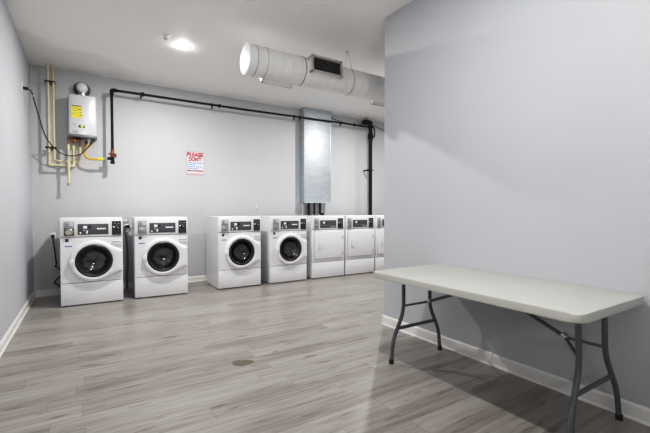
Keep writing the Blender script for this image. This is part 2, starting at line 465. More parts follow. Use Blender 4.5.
def control_panel(t, coin_dial=False, word=True, dryer=False):
    cp = box('control_panel', 'white2', t, 0.004, W-0.004, -0.016, 0.02, 0.868, H-0.006, bev=0.006)
    box('panel_gap', 'seam', t, 0.006, W-0.006, -0.002, 0.02, 0.862, 0.868)
    y = -0.016
    # coin acceptor
    x0, x1 = (0.044, 0.150) if not dryer else (0.040, 0.128)
    cm = box('coin_acceptor', 'coin', cp, x0, x1, y-0.010, y+0.004, 0.882, 1.062, bev=0.003)
    box('coin_entry', 'print_g', cm, x0+0.006, x1-0.006, y-0.016, y-0.008, 0.985, 1.054, bev=0.003)
    box('coin_slot', 'black', cm, x0+0.030, x0+0.036, y-0.0175, y-0.012, 0.998, 1.042)
    bm = B(); bx(bm, x0+0.060, x1-0.012, y-0.0185, y-0.012, 1.008, 1.020, bev=0.002); bx(bm, x0+0.064, x1-0.020, y-0.0185, y-0.012, 1.034, 1.042, bev=0.002)
    obj('return_button', bm, 'white2', cm)
    cx, cz = (x0+x1)/2, 0.930
    if coin_dial:
        box('dial_plate', 'coind', cm, x0+0.002, x1-0.002, y-0.014, y-0.008, 0.884, 0.976, bev=0.002)
        bm = B(); lathe(bm, [(0.040, 0), (0.040, 0.008), (0.034, 0.012), (0.030, 0.007), (0.012, 0.007), (0.010, 0.012), (0, 0.012)], 28, Matrix.Translation((cx, y-0.013, cz)) @ FRONT)
        obj('coin_dial', bm, 'dial', cm)
    else:
        bm = B(); bx(bm, x0+0.008, x1-0.008, y-0.020, y-0.008, 0.888, 0.968, bev=0.005)
        obj('coin_box', bm, 'coin', cm)
        bm = B(); lathe(bm, [(0.014, 0), (0.014, 0.006), (0.009, 0.008), (0, 0.008)], 18, Matrix.Translation((cx, y-0.019, cz+0.004)) @ FRONT)
        obj('coin_lock', bm, 'chrome', cm)
    # display
    X0, X1 = (0.186, 0.520) if not dryer else (0.160, 0.500)
    dp = box('display_panel', 'disp', cp, X0, X1, y-0.005, y+0.004, 0.893, 1.028, bev=0.003)
    box('display_window', 'print_w', dp, X0+0.058, X0+0.100, y-0.0065, y-0.003, 0.968, 1.004, bev=0.002)
    box('display_window', 'black', dp, X0+0.108, X0+0.146, y-0.0065, y-0.003, 0.972, 1.004, bev=0.002)
    if not dryer:
        for bxx, bz in ((0.028, 0.915), (0.070, 0.945), (0.100, 0.935), (0.096, 0.915)):
            bm = B(); lathe(bm, [(0.011, 0), (0.011, 0.003), (0.008, 0.005), (0, 0.005)], 16, Matrix.Translation((X0+bxx, y-0.004, bz)) @ FRONT)
            obj('button', bm, 'print_w' if bxx != 0.07 else 'print_g', dp)
    rnd = random.Random(3)
    bm = B()
    if not dryer:
        strokes(bm, X0+0.205, X0+0.305, 0.966, 0.022, y-0.005, gap=0.12, rnd=rnd)
        obj('brand_mark', bm, 'print_w', dp, smooth=False)
    else:
        strokes(bm, X0+0.215, X0+0.325, 0.912, 0.020, y-0.005, gap=0.15, rnd=rnd)
        obj('brand_mark', bm, 'print_g', dp, smooth=False)
        bm = B(); bx(bm, X0+0.01, X1-0.012, y-0.0058, y-0.004, 0.934, 0.937); obj('display_rule', bm, 'print_g', dp)
    # card and key pad
    k0, k1 = (0.560, 0.664) if not dryer else (0.535, 0.645)
    kp = box('key_pad', 'card', cp, k0, k1, y-0.007, y+0.004, 0.880, 1.060, bev=0.003)
    for i, (fx, fz, wd, hh, mm) in enumerate(((0.20, 0.985, .020, .020, 'print_w'), (0.66, 0.975, .018, .014, 'print_g'), (0.30, 1.030, .016, .010, 'print_g'), (0.70, 1.025, .022, .008, 'print_g'),
                                        (0.52, 1.002, .014, .010, 'print_g'), (0.30, 0.930, .026, .008, 'disp'), (0.70, 0.930, .026, .008, 'disp'), (0.5, 0.902, .060, .006, 'disp'))):
        xx = k0 + fx*(k1-k0)
        box('key', mm, kp, xx-wd/2, xx+wd/2, y-0.0095, y-0.005, fz-hh/2, fz+hh/2, bev=0.0015)

def lower_panel(t):
    box('panel_gap', 'seam', t, 0.006, W-0.006, -0.001, 0.02, 0.286, 0.2895)
    box('lower_panel', 'white', t, 0.002, W-0.002, -0.010, 0.02, 0.014, 0.286, bev=0.005)
    for x in (0.06, W-0.06):
        bm = B(); lathe(bm, [(0.006, 0), (0.006, 0.002), (0, 0.003)], 10, Matrix.Translation((x, -0.010, 0.032)) @ FRONT)
        obj('screw', bm, 'print_g', t)

def washer(label, loc, dial):
    t = thing('washing_machine', label, 'washing machine', loc, 'front loading coin washers along the back wall')
    # cabinet: hollow behind the porthole
    N = 144
    ang = sorted(set([2*PI*k/N for k in range(N)] + [math.atan2(z-GC[1], x-GC[0]) % (2*PI) for x in (0.002, W-0.002) for z in (0.290, 0.862)]))
    fr = lambda th: rect_r(th, GC[0], GC[1], 0.002, W-0.002, 0.290, 0.862)
    bm = B()
    radial(bm, [lambda th: (fr(th), 0.02), lambda th: (fr(th), -0.004), lambda th: (fr(th)-0.005, -0.010), lambda th: (GR+0.012, -0.010), lambda th: (GR+0.006, 0.03)], ang)
    obj('front_panel', bm, 'white', t)
    bm = B()
    e = 0.004
    for a in ((0, 0.012, 0.0, D, 0.012, H-0.02), (W-0.012, W, 0.0, D, 0.012, H-0.02), (0.012, W-0.012, D-0.012, D, 0.012, H-0.02), (0.012, W-0.012, 0.0, D-0.012, 0.012, 0.03)):
        bx(bm, *a)
    obj('cabinet', bm, 'white', t)
    box('top_cover', 'white', t, -0.001, W+0.001, -0.012, D, H-0.02, H, bev=0.006)
    control_panel(t, coin_dial=dial)
    lower_panel(t)
    # side seam where the control housing meets the body
    # door
    dr_bm = B()
    A2 = sorted(set([2*PI*k/N for k in range(N)] + [math.atan2(z-GC[1], x-GC[0]) % (2*PI) for x, z in ((0.672, 0.674), (0.672, 0.415))]))
    radial(dr_bm, [lambda th: (hull_r(th), -0.010), lambda th: (hull_r(th), -0.034), lambda th: (hull_r(th)-0.004, -0.042), lambda th: (hull_r(th)-0.012, -0.047),
                   lambda th: (max(GR+0.022, hull_r(th)-0.05), -0.052), lambda th: (GR+0.016, -0.052), lambda th: (GR+0.004, -0.047), lambda th: (GR-0.002, -0.036), lambda th: (GR-0.002, -0.012)], A2)
    door = obj('door', dr_bm, 'white2', t)
    T = Matrix.Translation((GC[0], 0, GC[1])) @ FRONT
    bm = B(); lathe(bm, [(GR-0.001, 0.020), (GR-0.001, 0.044), (GR-0.008, 0.050), (GR-0.024, 0.048), (GR-0.036, 0.038), (GR-0.040, 0.018)], 64, T)
    obj('door_rim', bm, 'black', door)
    g = GR-0.039
    bm = B(); lathe(bm, [(g, 0.026), (g*0.93, 0.012), (g*0.80, -0.03), (g*0.55, -0.055), (g*0.25, -0.066), (0, -0.068)], 64, T)
    obj('door_glass', bm, 'glass', door)
    # latch notch on the left of the ring and the grip line on the right
    box('door_hinge', 'white2', door, GC[0]-0.262, GC[0]-0.208, -0.056, -0.040, GC[1]-0.035, GC[1]+0.035, bev=0.004)
    bm = B(); lathe(bm, [(GR-0.03, 0.0), (GR-0.02, -0.02), (GR-0.012, -0.06), (GR-0.03, -0.09)], 48, T)
    obj('door_gasket', bm, 'gasket', t)
    bm = B(); lathe(bm, [(GR-0.030, -0.09), (0.245, -0.10), (0.245, -0.42), (0.06, -0.44), (0.0, -0.43)], 48, T)
    for k in range(3):
        a = 2*PI*k/3 + 0.5
        mt = Matrix.Translation((GC[0], 0, GC[1])) @ FRONT @ Matrix.Rotation(a, 4, 'Z')
        bx(bm, 0.185, 0.243, -0.028, 0.028, -0.40, -0.11, bev=0.012, mtx=mt)
    obj('drum', bm, 'drum', t)
    # detergent drawer
    dd = box('detergent_drawer', 'drawer', t, 0.556, 0.668, -0.022, 0.0, 0.742, 0.806, bev=0.004)
    box('drawer_pull', 'print_g', dd, 0.563, 0.661, -0.0235, -0.018, 0.786, 0.798, bev=0.002)
    # small square mark and small printed word under it
    bm = B()
    bx(bm, 0.054, 0.090, -0.0112, -0.009, 0.806, 0.846, bev=0.001)
    obj('badge', bm, 'print_k', t)
    bm = B(); strokes(bm, 0.052, 0.125, 0.752, 0.017, -0.0105, gap=0.25, rnd=random.Random(11))
    obj('printed_word', bm, 'blue', t, smooth=False)
    feet(t); return t

xs = (-0.274, 0.547, 1.677, 2.523)
w1 = washer('white front-loading washer farthest left, beside a black wall cord, with round coin dial', (xs[0], YF, 0), True)
w2 = washer('second white front-loading washer from the left', (xs[1], YF, 0), False)
w2.rotation_euler.z = math.radians(-3); w2.location.y = YF+0.012
w2['label'] = 'second white front-loading washer from the left, just before the wide gap'
dup(w2, (xs[2], YF, 0), 'white front-loading washer right of the wide gap, its whole left side showing')
dup(w2, (xs[3], YF, 0), 'white front-loading washer standing directly beside the first square-door dryer')

def dryer(label, loc):
    t = thing('dryer', label, 'dryer', loc, 'coin dryers at the right end of the row')
    bm = B(); bx(bm, 0, W, 0.0, D, 0.012, H-0.018, bev=0.004); obj('cabinet', bm, 'white', t)
    box('top_cover', 'white', t, -0.001, W+0.001, -0.012, D, H-0.02, H, bev=0.006)
    control_panel(t, dryer=True)
    box('front_panel', 'white', t, 0.002, W-0.002, -0.010, 0.02, 0.290, 0.862, bev=0.005)
    lower_panel(t)
    x0, x1, z0, z1 = 0.045, 0.628, 0.350, 0.826
    box('door_gap', 'print_g', t, x0-0.005, x1+0.005, -0.0135, 0.0, z0-0.006, z1+0.006, bev=0.002)
    d = box('door', 'white2', t, x0, x1, -0.030, -0.008, z0, z1, bev=0.007, seg=3)
    h = box('handle', 'drawer', d, 0.112, 0.162, -0.036, -0.026, 0.515, 0.650, bev=0.004)
    box('handle_recess', 'print_g', h, 0.122, 0.152, -0.0375, -0.030, 0.560, 0.640, bev=0.002)
    box('handle_grip', 'white2', h, 0.126, 0.148, -0.047, -0.036, 0.530, 0.625, bev=0.004)
    for z in (0.715, 0.430):
        box('hinge', 'print_g', d, x1-0.004, x1+0.012, -0.034, -0.008, z-0.032, z+0.032, bev=0.003)
    feet(t); return t
dx = (3.313, 4.027, 4.741)
d1 = dryer('white square-door dryer below the steel wall duct, first one after the washers', (dx[0], YF, 0))
dup(d1, (dx[1], YF, 0), 'white square-door dryer in the middle of the three, left of the thick black standpipe')
dup(d1, (dx[2], YF, 0), 'white square-door dryer at the far right, cut off by the edge of the grey wall')

# ============================================================ folding table
TX0, TX1, TY0, TY1, TZ = 1.871, 2.633, 0.802, 2.280, 0.722
def rrect(x0, x1, y0, y1, r, n=7):
    out = []
    for cx, cy, a0 in ((x1-r, y1-r, 0), (x0+r, y1-r, PI/2), (x0+r, y0+r, PI), (x1-r, y0+r, 1.5*PI)):
        for k in range(n+1):
            a = a0 + PI/2*k/n; out.append((cx+r*math.cos(a), cy+r*math.sin(a)))
    return out
tb = thing('folding_table', 'long pale plastic folding table with grey wishbone legs against the right wall', 'table', ((TX0+TX1)/2, (TY0+TY1)/2, 0))
ox, oy = (TX0+TX1)/2, (TY0+TY1)/2
hx, hy = (TX1-TX0)/2, (TY1-TY0)/2
bm = B(); prism(bm, rrect(-hx, hx, -hy, hy, 0.055), TZ-0.045, TZ, bev=0.007)
top = obj('tabletop', bm, 'tabletop', tb)
bm = B(); prism(bm, rrect(-hx+0.03, hx-0.03, -hy+0.03, hy-0.03, 0.04), TZ-0.050, TZ-0.044); obj('underside', bm, 'tablerim', top)
LX = 2.280 - ox
for yy, sgn in ((2.187-oy, -1), (0.928-oy, 1)):
    ln = 0.034 if sgn > 0 else 0.0       # the near frame leans a little
    for s in (-1, 1):
        path = [(LX+s*0.150, yy, TZ-0.048), (LX+s*0.150, yy-ln*0.25, 0.390), (LX+s*0.262, yy-ln*0.75, 0.175), (LX+s*0.278, yy-ln, 0.0)]
        bm = B(); sweep(bm, fillet(path, 0.07, 6), 0.0145, 14); lg = obj('leg', bm, 'leg', tb)
        bm = B(); lathe(bm, [(0, 0.0), (0.0185, 0.0), (0.0185, 0.028), (0.0155, 0.034), (0, 0.034)], 16, Matrix.Translation((LX+s*0.278, yy-ln, 0.0005)))
        obj('foot_cap', bm, 'rubber', lg)
    bm = B(); bx(bm, LX-0.215, LX+0.215, yy-ln*.6-0.006, yy-ln*.6+0.006, 0.252, 0.278, bev=0.003); obj('crossbar', bm, 'leg', tb)
    bm = B(); sweep(bm, [(LX-0.150, yy, TZ-0.060), (LX+0.150, yy, TZ-0.060)], 0.0125, 10); obj('hinge_bar', bm, 'leg', tb)
    # folding brace: two rods from the legs meet at a ring, one bar goes on to the underside
    yj, zj = yy + sgn*0.118, 0.474
    bm = B(); sweep(bm, [(LX, yj-sgn*0.010, zj-0.004), (LX, yy+sgn*0.59, TZ-0.052)], 0.0115, 10); br = obj('brace', bm, 'leg', tb)
    for s in (-1, 1):
        bm = B(); sweep(bm, [(LX+s*0.150, yy-ln*0.22, 0.435), (LX+s*0.012, yj, zj)], 0.0085, 10); obj('brace_rod', bm, 'leg', br)
    bm = B(); sweep(bm, [(LX, yj-sgn*0.004, zj-0.002), (LX, yj+sgn*0.026, zj+0.020)], 0.0175, 12); obj('lock_ring', bm, 'chrome', br)

# ============================================================ spiral air duct near the ceiling
DY, DZ, DR = 3.862, 2.806, 0.157
du = thing('air_duct', 'round white ceiling air duct with a glowing white end and a grey grille', 'air duct', (1.45, DY, DZ))
RX = Matrix.Rotation(PI/2, 4, 'Y')          # local Z -> +X
L_ = 8.2 - 1.45
bm = B()
prof = []
x = 0.0
while x < L_:
    prof += [(DR, x), (DR, x+0.108), (DR+0.0010, x+0.111), (DR+0.0010, x+0.117)]
    x += 0.12
prof.append((DR, L_))
lathe(bm, prof, 48, RX); obj('tube', bm, 'duct', du)
bm = B(); lathe(bm, [(0, -0.004), (DR-0.006, -0.004), (DR+0.004, 0.0), (DR+0.004, 0.05), (DR, 0.052)], 48, RX); obj('end_cap', bm, 'white', du)
for xx, w_ in ((0.085, 0.006), (0.20, 0.004), (0.655, 0.012)):
    bm = B(); lathe(bm, [(DR-0.001, xx), (DR+0.004, xx+0.001), (DR+0.004, xx+w_), (DR-0.001, xx+w_+0.001)], 48, RX); obj('band', bm, 'duct_band', du)
def register(x0, ang, frame_mat, inner, wd=0.408, hz=0.100, d1=0.205, zo=0.0):
    """boxed outlet on the duct: ang 0 faces the camera side (-Y), positive tips it up"""
    R = Matrix.Translation((0, 0, zo)) @ Matrix.Rotation(-ang, 4, 'X')
    rb_bm = B(); d0 = 0.09; x1 = x0+wd; k = hz-0.010
    for a in ((x0, x0+0.012, -d1, -d0, -k, k), (x1-0.012, x1, -d1, -d0, -k, k), (x0, x1, -d1, -d0, k-0.012, k), (x0, x1, -d1, -d0, -k, -k+0.012)):
        bx(rb_bm, *a, mtx=R)
    rb = obj('register_box', rb_bm, 'duct', du)
    bm = B(); yf = -d1; f = 0.026
    for a in ((x0-.006, x0-.006+f, -hz, hz), (x1+.006-f, x1+.006, -hz, hz), (x0-.006, x1+.006, hz-f, hz), (x0-.006, x1+.006, -hz, -hz+f)):
        bx(bm, a[0], a[1], yf-0.006, yf+0.001, a[2], a[3], bev=0.0015, mtx=R)
    gf = obj('grille', bm, frame_mat, rb)
    bm = B(); bx(bm, x0+0.012, x1-0.012, -d1+0.03, -d1+0.042, -k+.012, k-.012, mtx=R); obj('grille_back', bm, inner, gf)
    n = 6; span = 2*(hz-f)
    for q in range(n):
        z = -hz+f + span*(q+0.5)/n
        bm = B(); bx(bm, x0+0.018, x1-0.018, yf+0.003, yf+0.016, z-0.003, z+0.003, mtx=R)
        obj('louver', bm, 'louver' if inner == 'darkin' else frame_mat, gf)
register(0.702, math.radians(6), 'grille', 'darkin', zo=0.020)
register(0.235, math.radians(180+33), 'duct', 'duct', 0.37, 0.085, 0.195)
register(1.835, math.radians(180+33), 'duct', 'duct', 0.37, 0.085, 0.195)
# wire sling
bm = B()
xw = 1.36
loop = [(xw, (DR+0.004)*math.cos(a), (DR+0.004)*math.sin(a)) for a in [math.radians(150 - k*10) for k in range(0, 1)]]
sweep(bm, [(xw-0.03, 0, ZC-DZ)] + [(xw-0.045+0.06*k/24, -(DR+0.004)*math.cos(math.radians(50+k*11.7+0)) if False else (DR+0.004)*math.cos(math.radians(140+260*k/24)), (DR+0.004)*math.sin(math.radians(140+260*k/24))) for k in range(25)] + [(xw-0.03, 0, ZC-DZ)], 0.0022, 6)
hw = obj('hanger_wire', bm, 'duct_band', du)
bm = B(); lathe(bm, [(0, 0), (0.012, 0), (0.012, -0.012), (0, -0.016)], 12, Matrix.Translation((xw-0.03, 0, ZC-DZ))); obj('ceiling_anchor', bm, 'grille', hw)

# ============================================================ sheet steel chase on the back wall, with pipes below it
ch = thing('sheet_steel_duct', 'tall flat galvanised steel wall duct above the dryers reaching the ceiling', 'wall duct', (3.555, YB, 1.360))
cw, cd, chh = 0.610, 0.182, ZC-1.360
bm = B(); bx(bm, 0, cw, -cd, 0, 0, chh-0.0005, bev=0.002); pn = obj('casing', bm, 'steel', ch)
bm = B(); bx(bm, 0.0, cw, -cd-0.004, -cd+0.01, -0.012, 0.004, bev=0.001); bx(bm, cw-0.018, cw+0.006, -cd-0.004, -cd+0.01, -0.006, chh-0.0005, bev=0.001); obj('flange', bm, 'steel', ch)
bm = B(); bx(bm, -0.004, 0.012, -cd-0.002, -0.004, 0.85, 0.862); bx(bm, -0.004, 0.0, -cd*0.62, -cd*0.55, 0, chh-0.0005); obj('seam', bm, 'steel', ch)
for xx, rr in ((0.02, 0.014), (0.158, 0.026), (0.285, 0.017), (0.418, 0.022)):
    pts = [(xx, -0.08, 0.005), (xx, -0.08, -0.34)]
    if xx > 0.4: pts = [(xx, -0.08, 0.005), (xx, -0.08, -0.225), (xx+0.085, -0.08, -0.235)]
    bm = B(); sweep(bm, fillet(pts, 0.03) if len(pts) > 2 else pts, rr, 14); obj('pipe', bm, 'iron' if xx > 0.1 else 'steel', ch)

# thick standpipe
SX, SYP, SR = 5.215, YB-0.150, 0.038
sp_ = thing('standpipe', 'thick black vertical pipe behind the far dryers, bending into the wall at the top', 'pipe', (SX, SYP, 0))
bm = B(); sweep(bm, [(0, 0, 0.0), (0, 0, 3.02)], SR, 20); obj('pipe', bm, 'iron', sp_)
bm = B(); sweep(bm, fillet([(0, 0, 2.98), (0, 0, 3.10), (-0.16, 0.02, 3.10), (-0.16, 0.02, 3.06)], 0.09, 8), 0.050, 20); obj('elbow', bm, 'iron', sp_)
bm = B(); sweep(bm, [(0, 0, 2.74), (0, 0, 2.86)], 0.054, 20); sweep(bm, [(0, 0, 2.98), (0, 0, 3.03)], 0.054, 20); obj('coupling', bm, 'iron', sp_)
bm = B(); sweep(bm, fillet([(0.03, -0.03, 2.78), (0.085, -0.03, 2.80), (0.085, -0.03, 2.98), (0.03, -0.03, 3.0)], 0.03), 0.014, 10); obj('bypass_tube', bm, 'iron', sp_)
bm = B(); bx(bm, -0.10, 0.055, -0.050, -0.042, 2.062, 2.078, bev=0.002); bx(bm, -0.10, -0.075, -0.05, 0.13, 2.052, 2.082, bev=0.002); obj('wall_bracket', bm, 'iron', sp_)

# ============================================================ black gas line
GD = 0.205; gy = YB-GD; GX, GZ, GRR = 0.340, 2.952, 0.0185
gl = thing('gas_pipe', 'long thin black iron pipe running under the ceiling and down beside the heater', 'pipe', (GX, gy, 2.08))
gz = GZ-2.08
bm = B(); sweep(bm, [(0, 0, 0.0), (0, 0, gz)], GRR, 14); obj('riser', bm, 'iron', gl)
xe = SX-0.060-GX
bm = B(); sweep(bm, [(0, 0, gz), (1.95, 0, gz+0.004), (3.95, 0, gz+0.028), (xe, 0.05, gz+0.040)], GRR*0.95, 14); obj('run', bm, 'iron', gl)
bm = B(); sweep(bm, fillet([(0, 0, gz-0.065), (0, 0, gz), (0.065, 0, gz)], 0.035), GRR*1.45, 14); obj('elbow', bm, 'iron', gl)
for xx in (0.415, 1.575, 4.42):
    z = gz+0.003 + (0.037*(xx-1.95)/(xe-1.95) if xx > 1.95 else 0); y = 0.05*max(0, xx-3.95)/(xe-3.95)
    bm = B(); sweep(bm, [(xx-0.012, y, z), (xx+0.012, y, z)], GRR*1.75, 14); obj('coupling', bm, 'iron', gl)
for xx in (0.385, 1.45, 2.985, 3.10, 4.05):
    t_ = max(0, (xx-1.95)/(xe-1.95)); z = gz+0.003+0.037*t_; y = 0.05*max(0, xx-3.95)/(xe-3.95)
    bm = B(); sweep(bm, [(xx-0.01, y, z), (xx+0.01, y, z)], GRR*1.4, 12); bx(bm, xx-0.011, xx+0.011, y-0.008, y+0.008, z-0.060, z-0.012, bev=0.002)
    bx(bm, xx-0.008, xx+0.008, y, min(GD-0.001, 0.035), z-0.060, z-0.048)
    obj('hanger', bm, 'iron', gl)

# shut-off valve and drip leg at the foot of the gas line
gv = thing('gas_valve', 'dark gas shut-off valve with brass body and red handle under the black pipe', 'valve', (GX, gy, 1.88))
bm = B(); sweep(bm, [(0, 0, 0.15), (0, 0, 0.20)], 0.026, 14); sweep(bm, [(0, 0, 0.10), (0, 0, 0.15)], 0.03, 8); obj('valve_body', bm, 'copper', gv)
bm = B(); bx(bm, -0.055, 0.045, -0.040, -0.030, 0.130, 0.150, bev=0.004); bx(bm, 0.025, 0.050, -0.042, -0.030, 0.09, 0.15, bev=0.006); obj('handle', bm, 'redh', gv)
bm = B(); sweep(bm, [(0, 0, 0.02), (0, 0, 0.11)], 0.024, 14); sweep(bm, [(-0.065, 0, 0.075), (0, 0, 0.075)], 0.022, 14); sweep(bm, [(0, 0, 0.0), (0, 0, 0.03)], 0.029, 14); obj('drip_tee', bm, 'iron', gv)

# ============================================================ tankless water heater
HX, HD_ = -0.018, 0.245
ht = thing('water_heater', 'silver tankless water heater hung on the back wall with a yellow label', 'water heater', (HX, YB, 2.222))
hw2, hh = 0.172, 0.585
bm = B()
prof = [(-hw2, 0.0), (-hw2, -HD_+0.05), (-hw2+0.012, -HD_+0.018), (-hw2+0.045, -HD_), (hw2-0.045, -HD_), (hw2-0.012, -HD_+0.018), (hw2, -HD_+0.05), (hw2, 0.0)]
prism(bm, [(x, y) for x, y in prof], 0.035, hh, bev=0.006); cab = obj('cabinet', bm, 'heater', ht)
bm = B(); prism(bm, [(x*0.985, y*0.985) for x, y in prof], 0.004, 0.036, bev=0.006); obj('bottom_cover', bm, 'heater_d', ht)
fy_ = -HD_
el = box('energy_label', 'yellowtag', cab, -0.135, -0.012, fy_-0.002, fy_+0.002, 0.262, 0.432)
bm = B(); bx(bm, -0.130, -0.015, fy_-0.0028, fy_-0.001, 0.420, 0.431); bx(bm, -0.05, -0.018, fy_-0.0028, fy_-0.001, 0.375, 0.388); bx(bm, -0.04, -0.017, fy_-0.0028, fy_-0.001, 0.335, 0.345); bx(bm, -0.04, -0.015, fy_-0.0028, fy_-0.001, 0.296, 0.306)
rnd = random.Random(5)
for z in (0.405, 0.39, 0.36, 0.32): strokes(bm, -0.125, -0.06, z, 0.005, fy_-0.002, rnd=rnd)
obj('label_print', bm, 'print_k', el, smooth=False)
hd = box('display', 'black', cab, -0.050, 0.022, fy_-0.006, fy_+0.002, 0.132, 0.164, bev=0.003)
box('display_digits', 'green', hd, -0.026, 0.004, fy_-0.0075, fy_-0.004, 0.138, 0.158)
bm = B(); rnd = random.Random(9)
for z, a, b_ in ((0.185, -0.125, -0.06), (0.168, -0.125, -0.07), (0.150, -0.12, -0.075), (0.115, -0.125, -0.09), (0.105, -0.03, 0.02)): strokes(bm, a, b_, z, 0.007, fy_-0.001, rnd=rnd)
obj('small_print', bm, 'print_g', cab, smooth=False)
box('data_plate', 'print_g', cab, -0.125, -0.062, fy_-0.002, fy_+0.001, 0.048, 0.086)
# flue: neck and elbow turning to the wall
vx, vy = -0.022+0.018, -0.115
bm = B(); lathe(bm, [(0.046, hh-0.004), (0.046, hh+0.020), (0.052, hh+0.022), (0.052, hh+0.045), (0.046, hh+0.047), (0.046, hh+0.07)], 32, Matrix.Translation((vx, vy, 0))); obj('flue_neck', bm, 'chrome', ht)
bm = B(); lathe(bm, [(0.046, -0.080), (0.046, -0.050)] + [(0.070*math.cos(a), 0.070*math.sin(a)) for a in [math.radians(-46+8.5*k) for k in range(17)]], 32, Matrix.Translation((vx, vy, hh+0.135)))
sweep(bm, [(vx, vy+0.03, hh+0.135), (vx, -0.010, hh+0.135)], 0.060, 28)
obj('flue_elbow', bm, 'white', ht)
bm = B(); lathe(bm, [(0.060, 0.001), (0.106, 0.001), (0.106, 0.010), (0.098, 0.014), (0.060, 0.014)], 40, Matrix.Translation((vx-0.004, 0, hh+0.135)) @ FRONT); obj('wall_collar', bm, 'collar', ht)
# fittings below the case
for xx, yy in ((-0.115, -0.12), (-0.045, -0.11), (0.062, -0.10)):
    tube('brass_fitting', 'copper', ht, [(xx, yy, 0.01), (xx, yy, -0.06)], 0.016)
tube('brass_fitting', 'copper', ht, [(-0.165, -0.155, -0.040), (-0.03, -0.155, -0.040)], 0.020)
tube('brass_fitting', 'copper', ht, [(-0.10, -0.165, -0.020), (-0.10, -0.165, -0.075)], 0.021)
box('valve', 'rubber', ht, -0.10, -0.02, -0.18, -0.10, -0.012, 0.006, bev=0.004)
box('drain_valve', 'rubber', ht, 0.02, 0.055, -0.14, -0.09, -0.075, -0.035, bev=0.006)
box('valve_lever', 'rubber', ht, -0.165, -0.10, -0.17, -0.13, -0.055, -0.045, bev=0.004)
bm = B(); sweep(bm, [(0.066, -0.125, 0.006), (0.066, -0.125, -0.045)], 0.017, 8); obj('gas_nut', bm, 'white2', ht)

# yellow flexible gas hose
g0 = Vector((HX+0.066, YB-0.125, 2.177))
gh = thing('gas_hose', 'yellow flexible gas hose curving from heater to the black gas pipe', 'hose', tuple(g0))
yy2 = gy - g0.y
pts = [(0, 0, 0), (-0.018, -0.01, -0.062), (-0.047, -0.02, -0.132), (-0.042, -0.03, -0.202), (-0.006, -0.045, -0.238), (0.07, -0.06, -0.245), (0.14, yy2+0.01, -0.239)]
bm = B(); sweep(bm, spline(pts, 6), 0.0145, 12); obj('hose', bm, 'yellow', gh)
bm = B(); sweep(bm, [(0.11, yy2*0.8-0.005, -0.243), (0.175, yy2, -0.235)], 0.021, 10); bx(bm, 0.09, 0.115, yy2*0.7-0.02, yy2*0.7+0.02, -0.267, -0.245, bev=0.004); obj('fitting', bm, 'yellowtag', gh)
bm = B(); sweep(bm, [(0.17, yy2, -0.235), (0.233, yy2, -0.222)], 0.014, 10); obj('nipple', bm, 'dial', gh)

# cream water pipes
CD = 0.105; cy = YB-CD; CR = 0.0138
def cpvc(label, x, zb, xr, xend_up, d, zup, base):
    t = thing('water_pipe', label, 'pipe', (x, YB-d, zb), None)
    p = [(0, 0, ZC-zb-0.0005), (0, 0, 0), (xr-x, 0, 0)]
    bm = B(); sweep(bm, fillet(p, 0.012, 3), CR, 12); obj('pipe', bm, 'cpvc', t)
    bm = B(); sweep(bm, fillet([(0, 0, 0.045), (0, 0, 0), (0.045, 0, 0)], 0.02), CR*1.35, 12); obj('elbow', bm, 'cpvc', t)
    bm = B(); sweep(bm, [(xr-x, 0, -0.01), (xr-x, 0, zup-zb)], CR, 12); obj('upper_pipe', bm, 'cpvc', t)
    bm = B(); sweep(bm, fillet([(xr-x-0.045, 0, 0), (xr-x, 0, 0), (xr-x, 0, 0.05)], 0.02), CR*1.35, 12); obj('elbow', bm, 'cpvc', t)
    bm = B(); sweep(bm, [(xr-x, 0, zup-zb-0.06), (xr-x, 0, zup-zb-0.005)], CR*1.35, 12); obj('collar', bm, 'cpvc', t)
    return t
cpvc('left one of the two cream plastic pipes dropping from the ceiling to the heater', -0.413, 1.826, -0.135, 0, 0.125, 2.115, 0)
cpvc('right one of the two cream plastic pipes dropping from the ceiling to the heater', -0.358, 1.888, -0.075, 0, 0.085, 2.115, 0)
t = thing('drain_pipe', 'short capped cream pipe hanging straight down below the heater left side', 'pipe', (-0.193, YB-0.165, 1.545))
bm = B(); sweep(bm, [(0, 0, 0.03), (0, 0, 0.575)], CR, 12); obj('pipe', bm, 'cpvc', t)
bm = B(); sweep(bm, [(0, 0, 0.25), (0, 0, 0.36)], CR*1.35, 12); sweep(bm, [(0, 0, 0.5), (0, 0, 0.56)], CR*1.35, 12); obj('tee', bm, 'cpvc', t)
bm = B(); lathe(bm, [(0, 0), (0.017, 0), (0.021, 0.008), (0.021, 0.035), (0, 0.035)], 14); obj('cap', bm, 'tan', t)
tube('connector', 'copper', t, [(0, 0, 0.57), (0, 0, 0.678)], 0.012)
t = thing('relief_pipe', 'short cream pipe with brown elbow under the heater display', 'pipe', (-0.056, YB-0.125, 1.885))
bm = B(); sweep(bm, [(0, 0, 0.12), (0, 0, 0.215)], CR*1.1, 12); obj('pipe', bm, 'cpvc', t)
bm = B(); sweep(bm, fillet([(0, 0, 0.12), (0, 0, 0.03), (-0.030, -0.03, 0.005)], 0.03), 0.012, 10); obj('elbow', bm, 'dial', t)
tube('connector', 'copper', t, [(0, 0, 0.21), (0, 0, 0.338)], 0.011)

for z, lab in ((2.962, 'black pipe clamp on the cream pipes up near the ceiling'), (2.064, 'black pipe clamp on the cream pipes low, left of the heater bottom')):
    t = thing('pipe_clamp', lab, 'clamp', (-0.385, YB-0.105, z))
    bm = B(); bx(bm, -0.070, 0.055, -0.046, -0.038, -0.009, 0.009, bev=0.003); bx(bm, -0.070, 0.055, 0.038, 0.046, -0.009, 0.009, bev=0.003); obj('strap', bm, 'rubber', t)
    bm = B(); bx(bm, -0.006, 0.010, -0.046, 0.104, -0.022, 0.009, bev=0.003); obj('stand_off', bm, 'rubber', t)

